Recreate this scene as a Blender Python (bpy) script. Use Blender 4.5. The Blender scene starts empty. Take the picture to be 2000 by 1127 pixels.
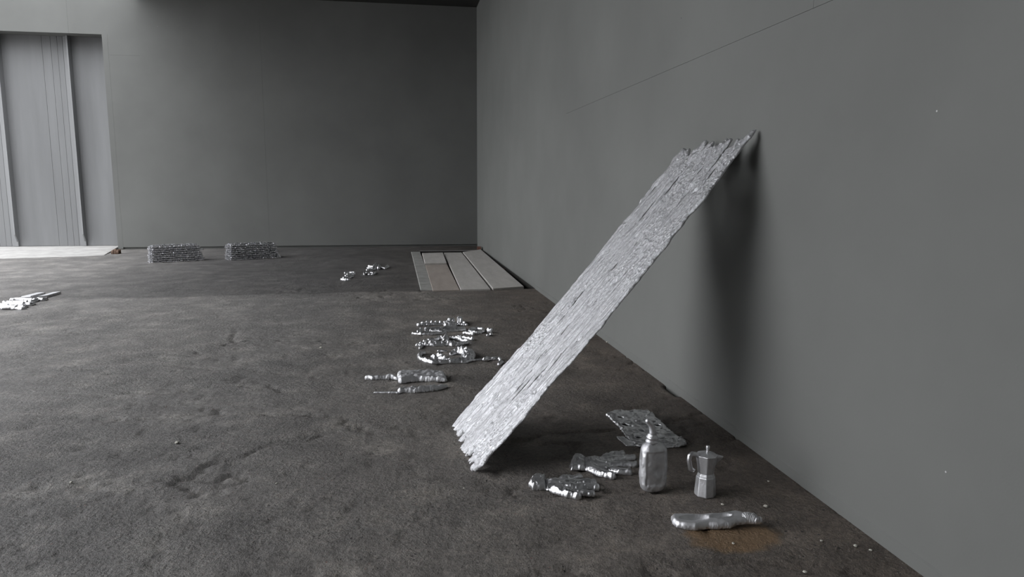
import bpy, bmesh, math
import numpy as np
from mathutils import Matrix, Vector

SC = bpy.context.scene
COL = SC.collection

# ------------------------------------------------------------------ camera
FPX = 1367.04                       # focal length in pixels of a 2000 px wide frame
PITCH, YAW, ROLL = 0.1445, 0.1627, 0.0039
CH = 1.3
WX, WD, CZ = 1.74, 15.3433, 5.03   # right wall, back wall, ceiling height

F_ = np.array([math.sin(YAW)*math.cos(PITCH), math.cos(YAW)*math.cos(PITCH), -math.sin(PITCH)])
_R = np.array([math.cos(YAW), -math.sin(YAW), 0.0])
_U = np.cross(_R, F_)
R_ = _R*math.cos(ROLL) + _U*math.sin(ROLL)
U_ = -_R*math.sin(ROLL) + _U*math.cos(ROLL)

cam = bpy.data.cameras.new('camera')
cam.sensor_width = 36.0
cam.lens = FPX/2000*36
cam.clip_end = 300
camo = bpy.data.objects.new('camera', cam)
COL.objects.link(camo)
m = Matrix.Identity(4)
for i in range(3):
    m[i][0] = R_[i]; m[i][1] = U_[i]; m[i][2] = -F_[i]
m[2][3] = CH
camo.matrix_world = m
SC.camera = camo

# ------------------------------------------------------------------ light: overcast sky seen past the roof edge
SC.view_settings.view_transform = 'Standard'
SC.view_settings.look = 'None'
SC.view_settings.exposure = 0.0
SC.view_settings.gamma = 1.0
SC.view_settings.use_curve_mapping = False
ROOF_X = -4.75        # the roof ends here, open yard and sky to the left
SKY = 3.8
EDGE_STRIP_Z = 5.03       # underside of the shading strip added along the roof edge, level with the ceiling
LEFT_Y = -3.0         # unseen walls added to block sky light start here, towards the viewer's back
w = bpy.data.worlds.new('overcast_sky')
SC.world = w
w.use_nodes = True
bg = w.node_tree.nodes['Background']
bg.inputs['Color'].default_value = (0.955, 0.972, 1.0, 1)
wt = w.node_tree
_tc = wt.nodes.new('ShaderNodeTexCoord')
_sp = wt.nodes.new('ShaderNodeSeparateXYZ')
wt.links.new(_tc.outputs['Generated'], _sp.inputs[0])


def _wm(op, a, b, c=None):
    n = wt.nodes.new('ShaderNodeMath'); n.operation = op
    for i, v in enumerate((a, b, c)):
        if v is None: continue
        if isinstance(v, (int, float)): n.inputs[i].default_value = v
        else: wt.links.new(v, n.inputs[i])
    return n.outputs[0]


_z = _wm('MAXIMUM', _sp.outputs[2], 0.0)                       # cloud cover brightest overhead and towards the yard side
_x = _wm('MAXIMUM', _wm('MULTIPLY', _sp.outputs[0], -1.0), 0.0)
_x2 = _wm('POWER', _x, 5.0)
_s = _wm('MULTIPLY_ADD', _wm('POWER', _z, 1.6), SKY*2.3, SKY*0.10)
_s = _wm('ADD', _s, _wm('MULTIPLY', _x2, SKY*1.85))
wt.links.new(_s, bg.inputs['Strength'])

# ------------------------------------------------------------------ helpers
def FL(px, py, z=0.0):
    d = FPX*F_ + (px-1000)*R_ - (py-563.5)*U_
    t = (z-CH)/d[2]
    return np.array([t*d[0], t*d[1], z])


def tag(o, label=None, cat=None, group=None, kind=None):
    if label: o['label'] = label
    if cat: o['category'] = cat
    if group: o['group'] = group
    if kind: o['kind'] = kind
    return o


def empty(name, loc, rz=0.0):
    o = bpy.data.objects.new(name, None)
    o.empty_display_size = 0.05
    o.location = loc
    o.rotation_euler = (0, 0, rz)
    COL.objects.link(o)
    return o


def mesh_obj(name, verts, faces, mat, parent=None, smooth=True, origin=None):
    """verts in world space; origin = world point that becomes the local origin"""
    me = bpy.data.meshes.new(name)
    v = np.asarray(verts, float)
    if parent is not None:
        o0 = np.array(parent.location)
        v = v - o0
    elif origin is not None:
        v = v - np.asarray(origin)
    me.from_pydata(v.tolist(), [], [tuple(int(k) for k in f) for f in faces])
    me.update()
    if smooth:
        me.polygons.foreach_set('use_smooth', [True]*len(me.polygons))
    o = bpy.data.objects.new(name, me)
    COL.objects.link(o)
    if parent is not None:
        o.parent = parent
    elif origin is not None:
        o.location = tuple(origin)
    me.materials.append(mat)
    return o


def _hash(i, j, seed):
    n = (i*374761393 + j*668265263 + seed*1274126177) & 0xffffffff
    n = ((n ^ (n >> 13))*1103515245) & 0xffffffff
    n = ((n ^ (n >> 16))*747796405) & 0xffffffff
    return ((n ^ (n >> 15)) & 0xffff)/65535.0


def vnoise(x, y, seed=0):
    x = np.asarray(x, float); y = np.asarray(y, float)
    i = np.floor(x).astype(np.int64); j = np.floor(y).astype(np.int64)
    u = x-i; v = y-j
    u = u*u*(3-2*u); v = v*v*(3-2*v)
    a = _hash(i, j, seed); b = _hash(i+1, j, seed)
    c = _hash(i, j+1, seed); d = _hash(i+1, j+1, seed)
    return (a*(1-u)+b*u)*(1-v) + (c*(1-u)+d*u)*v     # 0..1


def fbm(x, y, seed=0, octs=4, gain=0.5):
    s = 0; a = 1; t = 0
    for k in range(octs):
        s = s + a*vnoise(x*2**k, y*2**k, seed+17*k); t += a; a *= gain
    return s/t


def grid_solid(X, Y, inside, top, bot, sd=None, res=None):
    """closed mesh between heightfields top and bot over the cells whose four corners are inside"""
    ny, nx = X.shape
    cell = inside[:-1, :-1] & inside[1:, :-1] & inside[:-1, 1:] & inside[1:, 1:]
    used = np.zeros_like(inside)
    used[:-1, :-1] |= cell; used[1:, :-1] |= cell; used[:-1, 1:] |= cell; used[1:, 1:] |= cell
    # boundary vertices
    cp = np.pad(cell, 1)
    full = cp[:-1, :-1] & cp[1:, :-1] & cp[:-1, 1:] & cp[1:, 1:]
    edge = used & ~full
    X = X.copy(); Y = Y.copy()
    if sd is not None:
        gy, gx = np.gradient(sd, res, res)
        g2 = np.maximum(gx*gx+gy*gy, 0.25)
        lim = 1.2*res
        mx_ = np.clip(-sd*gx/g2, -lim, lim); my_ = np.clip(-sd*gy/g2, -lim, lim)
        X[edge] += mx_[edge]; Y[edge] += my_[edge]
    idx = -np.ones(used.shape, int)
    n = int(used.sum())
    idx[used] = np.arange(n)
    V = np.concatenate([np.stack([X[used], Y[used], top[used]], 1),
                        np.stack([X[used], Y[used], bot[used]], 1)])
    a = idx[:-1, :-1][cell]; b = idx[:-1, 1:][cell]; c = idx[1:, 1:][cell]; d = idx[1:, :-1][cell]
    Fc = [np.stack([a, b, c, d], 1), np.stack([a+n, d+n, c+n, b+n], 1)]
    # sides
    H = np.zeros((ny, nx-1), int)
    H[:-1] += cell; H[1:] -= cell            # +1: cell above only (lower edge), -1: cell below only
    js, is_ = np.nonzero(H == 1)
    p = idx[js, is_]; q = idx[js, is_+1]
    Fc.append(np.stack([p, p+n, q+n, q], 1))
    js, is_ = np.nonzero(H == -1)
    p = idx[js, is_]; q = idx[js, is_+1]
    Fc.append(np.stack([q, q+n, p+n, p], 1))
    Vv = np.zeros((ny-1, nx), int)
    Vv[:, :-1] += cell; Vv[:, 1:] -= cell
    js, is_ = np.nonzero(Vv == 1)
    p = idx[js, is_]; q = idx[js+1, is_]
    Fc.append(np.stack([q, q+n, p+n, p], 1))
    js, is_ = np.nonzero(Vv == -1)
    p = idx[js, is_]; q = idx[js+1, is_]
    Fc.append(np.stack([p, p+n, q+n, q], 1))
    return V, np.concatenate(Fc)


def seg_d(X, Y, a, b):
    dx, dy = b[0]-a[0], b[1]-a[1]
    L2 = dx*dx+dy*dy+1e-12
    t = np.clip(((X-a[0])*dx+(Y-a[1])*dy)/L2, 0, 1)
    return np.hypot(X-a[0]-t*dx, Y-a[1]-t*dy), t


def poly_sd(X, Y, pts):
    pts = [tuple(q[:2]) for q in pts]
    d = np.full(X.shape, 1e9); ins = np.zeros(X.shape, bool)
    n = len(pts)
    for i in range(n):
        a, b = pts[i], pts[(i+1) % n]
        d = np.minimum(d, seg_d(X, Y, a, b)[0])
        c = ((a[1] > Y) != (b[1] > Y))
        with np.errstate(divide='ignore', invalid='ignore'):
            xi = (b[0]-a[0])*(Y-a[1])/((b[1]-a[1]) if b[1] != a[1] else 1e-12) + a[0]
        ins ^= c & (X < xi)
    return np.where(ins, -d, d)


def relief(name, mat, prims, parent=None, res=0.003, noise=0.15, nscale=90, seed=1,
           holes=(), dents=(), rough_edge=0.0, base=0.0, lift=None, origin=None, ribs=None):
    """solid cast lying on the floor.  prims: ('c', [(x,y)...], [radii], height) tapered strokes,
    ('p', [(x,y)...], bevel, height) plates.  Heights in metres above base."""
    allp = np.array([q[:2] for pr in prims for q in pr[1]])
    rmax = max([max(pr[2]) if pr[0] == 'c' else 0.0 for pr in prims]) + 0.02
    x0, y0 = allp.min(0)-rmax; x1, y1 = allp.max(0)+rmax
    xs = np.arange(x0, x1, res); ys = np.arange(y0, y1, res)
    X, Y = np.meshgrid(xs, ys)
    en = (fbm(X*60, Y*60, seed+5, 3)-0.5)*2*rough_edge
    sd = np.full(X.shape, 1e9); Hh = np.zeros(X.shape)
    for pr in prims:
        if pr[0] == 'c':
            P, Rr, hh = pr[1], pr[2], pr[3]
            if len(P) == 1: P = [P[0], (P[0][0]+1e-4, P[0][1])]; Rr = [Rr[0]]*2
            for k in range(len(P)-1):
                d, t = seg_d(X, Y, P[k], P[k+1])
                r = Rr[k]*(1-t)+Rr[k+1]*t
                h0 = hh[k]*(1-t)+hh[k+1]*t if isinstance(hh, (list, tuple)) else hh
                s = d+en-r
                sd = np.minimum(sd, s)
                q = np.clip((d+en)/r, 0, 1)
                Hh = np.maximum(Hh, np.where(s < 0, h0*np.sqrt(1-q**2.4), 0))
        else:
            s = poly_sd(X, Y, pr[1])+en
            sd = np.minimum(sd, s)
            q = np.clip(1+s/pr[2], 0, 1)
            Hh = np.maximum(Hh, np.where(s < 0, pr[3]*np.sqrt(1-q**2.2), 0))
    for (c, rx, ry, ang, depth) in dents:
        ca, sa = math.cos(ang), math.sin(ang)
        u = ((X-c[0])*ca+(Y-c[1])*sa)/rx; v = (-(X-c[0])*sa+(Y-c[1])*ca)/ry
        g = np.clip(1-(u*u+v*v), 0, 1)
        Hh = Hh-depth*g**0.6*np.clip(Hh/np.maximum(depth, 1e-6), 0, 1)
    for (c, rx, ry, ang) in holes:
        ca, sa = math.cos(ang), math.sin(ang)
        u = ((X-c[0])*ca+(Y-c[1])*sa)/rx; v = (-(X-c[0])*sa+(Y-c[1])*ca)/ry
        s = (1-np.sqrt(u*u+v*v))*min(rx, ry)+en
        sd = np.maximum(sd, s)
    nz = (fbm(X*nscale, Y*nscale, seed, 3)-0.5)*2
    crumple = np.abs(fbm(X*nscale*0.45, Y*nscale*0.45, seed+3, 2)-0.5)*2
    Hm = Hh.max()
    edgef = np.clip(-sd/(3*res), 0, 1)
    top = Hh + noise*Hm*(nz*0.8+crumple*0.9-0.25)*edgef
    bot = np.full(X.shape, 0.0)
    if ribs:
        (rdir, period, amp) = ribs
        ph = (X*rdir[0]+Y*rdir[1])/period*2*math.pi + nz*1.5
        top = top+amp*np.sin(ph)*edgef
    top = np.maximum(top, 0.0012)
    inside = sd < 0.5*res
    if lift is not None:
        L = lift(X, Y); top = top+L; bot = bot+L
    V, Fc = grid_solid(X, Y, inside, top+base, bot+base, sd, res)
    return mesh_obj(name, V, Fc, mat, parent, origin=origin)


def boxes(name, lst, mat, parent=None, origin=None, smooth=False):
    V = []; Fc = []
    for (x0, x1, y0, y1, z0, z1) in lst:
        n = len(V)
        V += [(x0, y0, z0), (x1, y0, z0), (x1, y1, z0), (x0, y1, z0), (x0, y0, z1), (x1, y0, z1), (x1, y1, z1), (x0, y1, z1)]
        Fc += [[n+k for k in f] for f in ((0, 3, 2, 1), (4, 5, 6, 7), (0, 1, 5, 4), (1, 2, 6, 5), (2, 3, 7, 6), (3, 0, 4, 7))]
    return mesh_obj(name, V, Fc, mat, parent, smooth, origin)


def loft(rings, cap=True):
    """rings: list of (n,3) arrays -> verts, faces"""
    n = len(rings[0]); V = np.concatenate(rings); Fc = []
    for k in range(len(rings)-1):
        for i in range(n):
            j = (i+1) % n
            Fc.append((k*n+i, k*n+j, (k+1)*n+j, (k+1)*n+i))
    if cap:
        Fc.append(tuple(range(n))[::-1]); Fc.append(tuple((len(rings)-1)*n+i for i in range(n)))
    return V, Fc


def tube_rings(path, rx, ry=None, n=20):
    path = np.array(path, float); ry = rx if ry is None else ry; out = []
    for k in range(len(path)):
        t = path[min(k+1, len(path)-1)]-path[max(k-1, 0)]
        t /= np.linalg.norm(t)
        a = np.cross(t, [0, 1, 0.01]); a /= np.linalg.norm(a); b = np.cross(t, a)
        th = np.linspace(0, 2*math.pi, n, endpoint=False)
        out.append(path[k]+np.outer(np.cos(th), a)*rx[k]+np.outer(np.sin(th), b)*ry[k])
    return out


# ------------------------------------------------------------------ materials
def new_mat(name):
    mt = bpy.data.materials.new(name); mt.use_nodes = True
    nt = mt.node_tree
    return mt, nt, nt.nodes['Principled BSDF']


def N(nt, typ, **kw):
    n = nt.nodes.new(typ)
    for k, v in kw.items():
        if k in n.inputs: n.inputs[k].default_value = v
        else: setattr(n, k, v)
    return n


def ramp(nt, src, stops):
    r = nt.nodes.new('ShaderNodeValToRGB')
    e = r.color_ramp.elements
    while len(e) < len(stops): e.new(0.5)
    for k, (p, c) in enumerate(stops):
        e[k].position = p
        e[k].color = c if len(c) == 4 else (*c, 1)
    nt.links.new(src, r.inputs[0])
    return r


def mixc(nt, fac, a, b, blend='MIX'):
    mx = nt.nodes.new('ShaderNodeMix'); mx.data_type = 'RGBA'; mx.blend_type = blend
    for sock, val in ((mx.inputs[0], fac), (mx.inputs[6], a), (mx.inputs[7], b)):
        if hasattr(val, 'links') or hasattr(val, 'is_linked'): nt.links.new(val, sock)
        else: sock.default_value = val
    return mx.outputs[2]


def math_(nt, op, a, b=None, clamp=False):
    n = nt.nodes.new('ShaderNodeMath'); n.operation = op; n.use_clamp = clamp
    for i, v in enumerate((a, b)):
        if v is None: continue
        if hasattr(v, 'is_linked'): nt.links.new(v, n.inputs[i])
        else: n.inputs[i].default_value = v
    return n.outputs[0]


def paint_mat(name, col, speck=True, vertical=0.0):
    mt, nt, b = new_mat(name)
    tc = N(nt, 'ShaderNodeTexCoord')
    n1 = N(nt, 'ShaderNodeTexNoise', Scale=0.8, Detail=5.0, Roughness=0.55)
    mp = N(nt, 'ShaderNodeMapping'); mp.inputs['Scale'].default_value = (3.0, 3.0, 0.35) if vertical else (1, 1, 1)
    nt.links.new(tc.outputs['Object'], mp.inputs['Vector'])
    nt.links.new(mp.outputs[0], n1.inputs['Vector'])
    v = 0.10+vertical
    c = ramp(nt, n1.outputs['Fac'], [(0.3, tuple(x*(1-v) for x in col)), (0.7, tuple(x*(1+v) for x in col))]).outputs[0]
    n2 = N(nt, 'ShaderNodeTexNoise', Scale=120.0, Detail=3.0)
    nt.links.new(tc.outputs['Object'], n2.inputs['Vector'])
    if speck:
        vo = N(nt, 'ShaderNodeTexVoronoi', Scale=1.7); nt.links.new(tc.outputs['Object'], vo.inputs['Vector'])
        m1 = math_(nt, 'LESS_THAN', vo.outputs['Distance'], 0.008)
        c = mixc(nt, m1, c, (0.5, 0.5, 0.5, 1))
        vo = N(nt, 'ShaderNodeTexVoronoi', Scale=2.3); nt.links.new(tc.outputs['Object'], vo.inputs['Vector'])
        m1 = math_(nt, 'LESS_THAN', vo.outputs['Distance'], 0.010)
        c = mixc(nt, m1, c, (0.03, 0.03, 0.03, 1))
    nt.links.new(c, b.inputs['Base Color'])
    b.inputs['Roughness'].default_value = 0.62
    b.inputs['Specular IOR Level'].default_value = 0.3
    bp = N(nt, 'ShaderNodeBump', Strength=0.12, Distance=0.002)
    nt.links.new(n2.outputs['Fac'], bp.inputs['Height'])
    nt.links.new(bp.outputs[0], b.inputs['Normal'])
    return mt


def metal_mat(name, col=(0.72, 0.72, 0.75), rough=0.3, scale=140.0, bump=0.5, stretch=(1, 1, 1), dist=0.002):
    mt, nt, b = new_mat(name)
    tc = N(nt, 'ShaderNodeTexCoord')
    mp = N(nt, 'ShaderNodeMapping'); mp.inputs['Scale'].default_value = stretch
    nt.links.new(tc.outputs['Object'], mp.inputs['Vector'])
    n1 = N(nt, 'ShaderNodeTexNoise', Scale=scale, Detail=4.0, Roughness=0.6)
    n2 = N(nt, 'ShaderNodeTexNoise', Scale=25.0, Detail=3.0)
    nt.links.new(mp.outputs[0], n1.inputs['Vector']); nt.links.new(tc.outputs['Object'], n2.inputs['Vector'])
    c = ramp(nt, n2.outputs['Fac'], [(0.3, tuple(x*0.8 for x in col)), (0.7, col)]).outputs[0]
    nt.links.new(c, b.inputs['Base Color'])
    r = ramp(nt, n2.outputs['Fac'], [(0.3, (rough*1.35,)*3), (0.7, (rough*0.75,)*3)]).outputs[0]
    nt.links.new(r, b.inputs['Roughness'])
    b.inputs['Metallic'].default_value = 1.0
    bp = N(nt, 'ShaderNodeBump', Strength=bump, Distance=dist)
    nt.links.new(n1.outputs['Fac'], bp.inputs['Height'])
    nt.links.new(bp.outputs[0], b.inputs['Normal'])
    return mt


WALL = (0.145, 0.148, 0.142)
M_wall = paint_mat('painted_board_grey', WALL)
M_dark = paint_mat('dark_painted_wall', (0.07, 0.07, 0.068), speck=False)
M_door = paint_mat('painted_sheet_grey', (0.19, 0.193, 0.197), speck=False, vertical=0.05)
M_ceil = paint_mat('dark_ceiling', (0.035, 0.035, 0.033), speck=False)
M_cast = metal_mat('cast_aluminium', (0.80, 0.80, 0.82), rough=0.36, bump=0.5, scale=110)
M_matte = metal_mat('cast_aluminium_matte', (0.74, 0.74, 0.76), rough=0.52, bump=0.4)
M_plank = metal_mat('cast_aluminium_grained', (0.76, 0.76, 0.785), rough=0.38, scale=55.0, bump=1.0, stretch=(1.0, 5, 5), dist=0.007)


M_plank.node_tree.nodes['Principled BSDF'].inputs['Metallic'].default_value = 0.93


def floor_mat():
    mt, nt, b = new_mat('worn_asphalt')
    tc = N(nt, 'ShaderNodeTexCoord'); P = tc.outputs['Object']

    def noise(scale, detail=5.0, rough=0.6, st=None, w=0.0):
        n = N(nt, 'ShaderNodeTexNoise', Scale=scale, Detail=detail, Roughness=rough)
        mp = N(nt, 'ShaderNodeMapping'); mp.inputs['Scale'].default_value = st or (1, 1, 1)
        mp.inputs['Location'].default_value = (w, w*0.7, 0)
        nt.links.new(P, mp.inputs['Vector']); nt.links.new(mp.outputs[0], n.inputs['Vector'])
        return n.outputs['Fac']
    big = noise(0.7, 6, 0.6, (1, 0.6, 1)); mid = noise(3.5, 6, 0.65, w=3); fine = noise(45, 5, 0.7); grit = noise(160, 3, 0.7)
    c = ramp(nt, big, [(0.32, (0.060, 0.058, 0.056)), (0.5, (0.085, 0.081, 0.077)), (0.7, (0.120, 0.113, 0.105))]).outputs[0]
    c = mixc(nt, 0.55, c, ramp(nt, mid, [(0.3, (0.038, 0.035, 0.033)), (0.52, (0.088, 0.082, 0.077)), (0.72, (0.185, 0.172, 0.155))]).outputs[0])
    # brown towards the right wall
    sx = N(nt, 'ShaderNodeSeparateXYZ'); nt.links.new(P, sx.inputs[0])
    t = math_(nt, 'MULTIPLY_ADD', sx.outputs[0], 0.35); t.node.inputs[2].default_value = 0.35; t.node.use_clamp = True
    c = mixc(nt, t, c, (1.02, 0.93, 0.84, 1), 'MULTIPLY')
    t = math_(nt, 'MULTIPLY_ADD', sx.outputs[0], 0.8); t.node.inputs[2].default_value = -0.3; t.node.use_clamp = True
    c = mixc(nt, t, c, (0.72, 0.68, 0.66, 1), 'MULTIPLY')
    # fine mottling
    c = mixc(nt, 0.8, c, ramp(nt, fine, [(0.28, (0.45, 0.43, 0.41)), (0.5, (1, 1, 1)), (0.72, (1.55, 1.5, 1.42))]).outputs[0], 'MULTIPLY')
    c = mixc(nt, 0.7, c, ramp(nt, grit, [(0.3, (0.6, 0.6, 0.6)), (0.55, (1, 1, 1)), (0.8, (1.6, 1.5, 1.4))]).outputs[0], 'MULTIPLY')
    # aggregate chips and pits
    for sc_, th, cc, gate in ((48.0, 0.17, (0.022, 0.020, 0.018, 1), 0.54), (23.0, 0.13, (0.02, 0.018, 0.017, 1), 0.56), (75.0, 0.16, (0.12, 0.11, 0.10, 1), 0.52), (24.0, 0.09, (0.10, 0.06, 0.05, 1), 0.56)):
        vo = N(nt, 'ShaderNodeTexVoronoi', Scale=sc_, Randomness=1.0); nt.links.new(P, vo.inputs['Vector'])
        a = math_(nt, 'LESS_THAN', vo.outputs['Distance'], th)
        g = math_(nt, 'GREATER_THAN', noise(5.0, 3, 0.5, w=sc_), gate)
        c = mixc(nt, math_(nt, 'MULTIPLY', a, g), c, cc)
    # darker floor zone in front of the back wall, edge in line with the pit
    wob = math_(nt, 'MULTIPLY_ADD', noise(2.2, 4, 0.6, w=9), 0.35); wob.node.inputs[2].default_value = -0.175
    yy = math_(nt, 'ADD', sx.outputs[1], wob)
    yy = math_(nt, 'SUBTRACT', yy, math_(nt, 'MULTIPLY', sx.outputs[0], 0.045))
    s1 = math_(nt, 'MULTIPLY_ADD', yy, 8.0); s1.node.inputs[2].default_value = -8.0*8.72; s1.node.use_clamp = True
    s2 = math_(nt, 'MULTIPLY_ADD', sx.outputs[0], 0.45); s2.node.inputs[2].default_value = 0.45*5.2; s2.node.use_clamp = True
    dark_zone = math_(nt, 'MULTIPLY', s1, s2)
    c = mixc(nt, dark_zone, c, (0.50, 0.50, 0.51, 1), 'MULTIPLY')
    # oily rust stain by the crushed bottle
    ST = FL(1432, 1046)
    dx = math_(nt, 'MULTIPLY', math_(nt, 'SUBTRACT', sx.outputs[0], float(ST[0])), 7.5)
    dy = math_(nt, 'MULTIPLY', math_(nt, 'SUBTRACT', sx.outputs[1], float(ST[1])), 11.0)
    rr = math_(nt, 'ADD', math_(nt, 'MULTIPLY', dx, dx), math_(nt, 'MULTIPLY', dy, dy))
    rr = math_(nt, 'ADD', rr, math_(nt, 'MULTIPLY_ADD', noise(12, 4), 3.0)); rr.node.inputs[1].links[0].from_node.inputs[2].default_value = -1.5
    sm = math_(nt, 'SUBTRACT', 2.2, rr, clamp=True)
    c = mixc(nt, math_(nt, 'MULTIPLY', sm, 0.8), c, (0.120, 0.072, 0.034, 1))
    c = mixc(nt, 1.0, c, (1.86, 1.90, 1.95, 1), 'MULTIPLY')
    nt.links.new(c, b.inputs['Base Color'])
    r = ramp(nt, noise(1.1, 5, 0.6, (1, 0.7, 1), 5), [(0.35, (0.80,)*3), (0.62, (0.52,)*3)]).outputs[0]
    r = mixc(nt, math_(nt, 'MULTIPLY', sm, 0.7), r, (0.3, 0.3, 0.3, 1))
    nt.links.new(r, b.inputs['Roughness'])
    b.inputs['Specular IOR Level'].default_value = 0.4
    bp = N(nt, 'ShaderNodeBump', Strength=1.0, Distance=0.010)
    pg = ramp(nt, noise(1.3, 4, 0.6, w=13), [(0.40, (0.35,)*3), (0.60, (2.0,)*3)]).outputs[0]
    hgt = math_(nt, 'ADD', math_(nt, 'MULTIPLY', fine, pg), math_(nt, 'MULTIPLY', grit, 0.30))
    hgt = math_(nt, 'ADD', hgt, math_(nt, 'MULTIPLY', noise(14, 4, 0.6, w=4), 1.2))
    nt.links.new(hgt, bp.inputs['Height'])
    nt.links.new(bp.outputs[0], b.inputs['Normal'])
    return mt


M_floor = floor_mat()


def conc_mat(name, ca, cb, scale=6.0, st=(1, 1, 1), rough=0.85):
    mt, nt, b = new_mat(name)
    tc = N(nt, 'ShaderNodeTexCoord')
    mp = N(nt, 'ShaderNodeMapping'); mp.inputs['Scale'].default_value = st
    nt.links.new(tc.outputs['Object'], mp.inputs['Vector'])
    n = N(nt, 'ShaderNodeTexNoise', Scale=scale, Detail=7.0, Roughness=0.65)
    nt.links.new(mp.outputs[0], n.inputs['Vector'])
    nt.links.new(ramp(nt, n.outputs['Fac'], [(0.3, ca), (0.7, cb)]).outputs[0], b.inputs['Base Color'])
    b.inputs['Roughness'].default_value = rough
    bp = N(nt, 'ShaderNodeBump', Strength=0.4, Distance=0.004)
    nt.links.new(n.outputs['Fac'], bp.inputs['Height']); nt.links.new(bp.outputs[0], b.inputs['Normal'])
    return mt


M_sill = conc_mat('white_concrete', (0.26, 0.255, 0.245), (0.40, 0.39, 0.38), 4.0)
M_frame = conc_mat('pale_concrete', (0.17, 0.17, 0.16), (0.30, 0.295, 0.28), 5.0)
M_board = conc_mat('grey_board', (0.34, 0.325, 0.305), (0.44, 0.42, 0.40), 3.0, (3, 0.6, 3))
M_boardb = conc_mat('brown_board', (0.25, 0.215, 0.19), (0.33, 0.29, 0.26), 3.0, (3, 0.6, 3))
M_brick = conc_mat('brick_red', (0.10, 0.045, 0.032), (0.17, 0.08, 0.058), 9.0)
M_pit = conc_mat('pit_earth', (0.012, 0.011, 0.010), (0.03, 0.026, 0.023), 9.0)
M_chip = conc_mat('stone_chip', (0.35, 0.34, 0.30), (0.6, 0.58, 0.52), 60.0)
M_rubble = conc_mat('brown_rubble', (0.05, 0.03, 0.02), (0.16, 0.10, 0.07), 40.0)

# ------------------------------------------------------------------ setting
PX0, PX1, PY0, PY1 = 0.44, WX-0.002, 8.76, 14.30      # the boarded pit beside the right wall
xs = np.unique(np.round(np.concatenate([np.linspace(-26, -5, 40), np.arange(-5, -1.6, 0.05), np.arange(-1.6, WX+0.03, 0.02), [PX0, PX1, WX+0.03]]), 4))
ys = np.unique(np.round(np.concatenate([np.linspace(-8, 1.4, 20), np.arange(1.4, 6.5, 0.02), np.arange(6.5, 9.5, 0.04), np.arange(9.5, WD, 0.1), [PY0, PY1], np.linspace(WD, WD+1.2, 4)]), 4))
X, Y = np.meshgrid(xs, ys)
fade = np.clip((Y-1.4)/1.0, 0, 1)*np.clip((X+5)/2, 0, 1)*np.clip((12-Y)/5, 0.25, 1)
Z = (fbm(X*2.2, Y*2.2, 3, 4)-0.5)*0.010*fade
cr = np.abs(fbm(X*0.9+3, Y*1.6+1, 11, 5)-0.5)            # long cracks
gate = np.clip((fbm(X*0.7, Y*0.7, 21, 2)-0.45)*6, 0, 1)
Z -= 0.020*np.clip(1-cr/0.013, 0, 1)*gate*fade
Z -= 0.008*np.clip((fbm(X*14, Y*14, 31, 2)-0.64)*6, 0, 1)*fade*np.clip((8-Y)/3, 0, 1)
Z = np.minimum(Z, 0.0) - 0.0005
hx = np.clip(1-np.abs(X-1.74)/0.035, 0, 1); hy = np.clip((0.13-np.abs(Y-4.15))/0.05, 0, 1)
Z -= 0.10*np.clip((hx*hy + 0.25*(fbm(X*30, Y*30, 8, 2)-0.5))*2.5, 0, 1)*(hx*hy > 0.02)
nyx = X.shape
idx = np.arange(X.size).reshape(nyx)
cx = (X[:-1, :-1]+X[1:, 1:])/2; cy = (Y[:-1, :-1]+Y[1:, 1:])/2
keep = ~((cx > PX0) & (cx < PX1) & (cy > PY0) & (cy < PY1))
Fq = np.stack([idx[:-1, :-1][keep], idx[:-1, 1:][keep], idx[1:, 1:][keep], idx[1:, :-1][keep]], 1)
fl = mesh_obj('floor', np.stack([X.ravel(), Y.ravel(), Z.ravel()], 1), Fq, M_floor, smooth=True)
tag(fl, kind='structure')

# pit walls and bottom
pit = boxes('trim_1', [(PX0-0.1, PX0, PY0-0.1, PY1+0.1, -0.6, -0.012), (PX0, WX+0.1, PY0-0.1, PY0, -0.6, -0.012),
                       (PX0, WX+0.1, PY1, PY1+0.1, -0.6, -0.012), (WX-0.012, WX+0.1, PY0, PY1, -0.6, 0.0), (PX0, WX, PY0, PY1, -0.65, -0.6)], M_pit)
tag(pit, kind='structure')
fr = mesh_obj('trim_2', [(0.275, 8.80, 0.0), (PX0, 8.80, 0), (PX0, 14.05, 0), (0.265, 14.05, 0), (0.285, 8.82, 0.008), (PX0, 8.82, 0.008), (PX0, 14.03, 0.008), (0.275, 14.03, 0.008)],
              [(4, 5, 6, 7), (0, 1, 5, 4), (1, 2, 6, 5), (2, 3, 7, 6), (3, 0, 4, 7)], M_frame, smooth=False)
tag(fr, kind='structure')

# right wall: boards with open joints in front of a backing
G = 0.0016
SZ = 2.045
segs = [(-6.0, 2.83-G/2, SZ+G/2, CZ), (2.83+G/2, WD, SZ+G/2, CZ), (-6.0, WD, 0.0, SZ-G/2)]
wr = boxes('wall_right', [(WX, WX+0.02, a, b, c, d) for a, b, c, d in segs]+[(WX+0.004, WX+0.25, -6.0, WD+0.25, -0.35, CZ), (WX, WX+0.01, 7.2, WD, SZ-G/2, SZ+G/2), (WX, WX+0.25, -6.0, PY0, -0.3, 0.0)], M_wall)
tag(wr, kind='structure')
bb = mesh_obj('baseboard_right', [(WX-0.006, -6, 0.0), (WX-0.006, 8.74, 0.0), (WX, 8.74, 0.0), (WX, -6, 0.0),
                                  (WX-0.006, -6, 0.048), (WX-0.006, 8.74, 0.048), (WX, 8.74, 0.054), (WX, -6, 0.054)],
              [(0, 4, 5, 1), (4, 7, 6, 5), (0, 3, 7, 4), (1, 5, 6, 2), (3, 2, 6, 7), (0, 1, 2, 3)], M_wall, smooth=False)
tag(bb, kind='structure')

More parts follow.
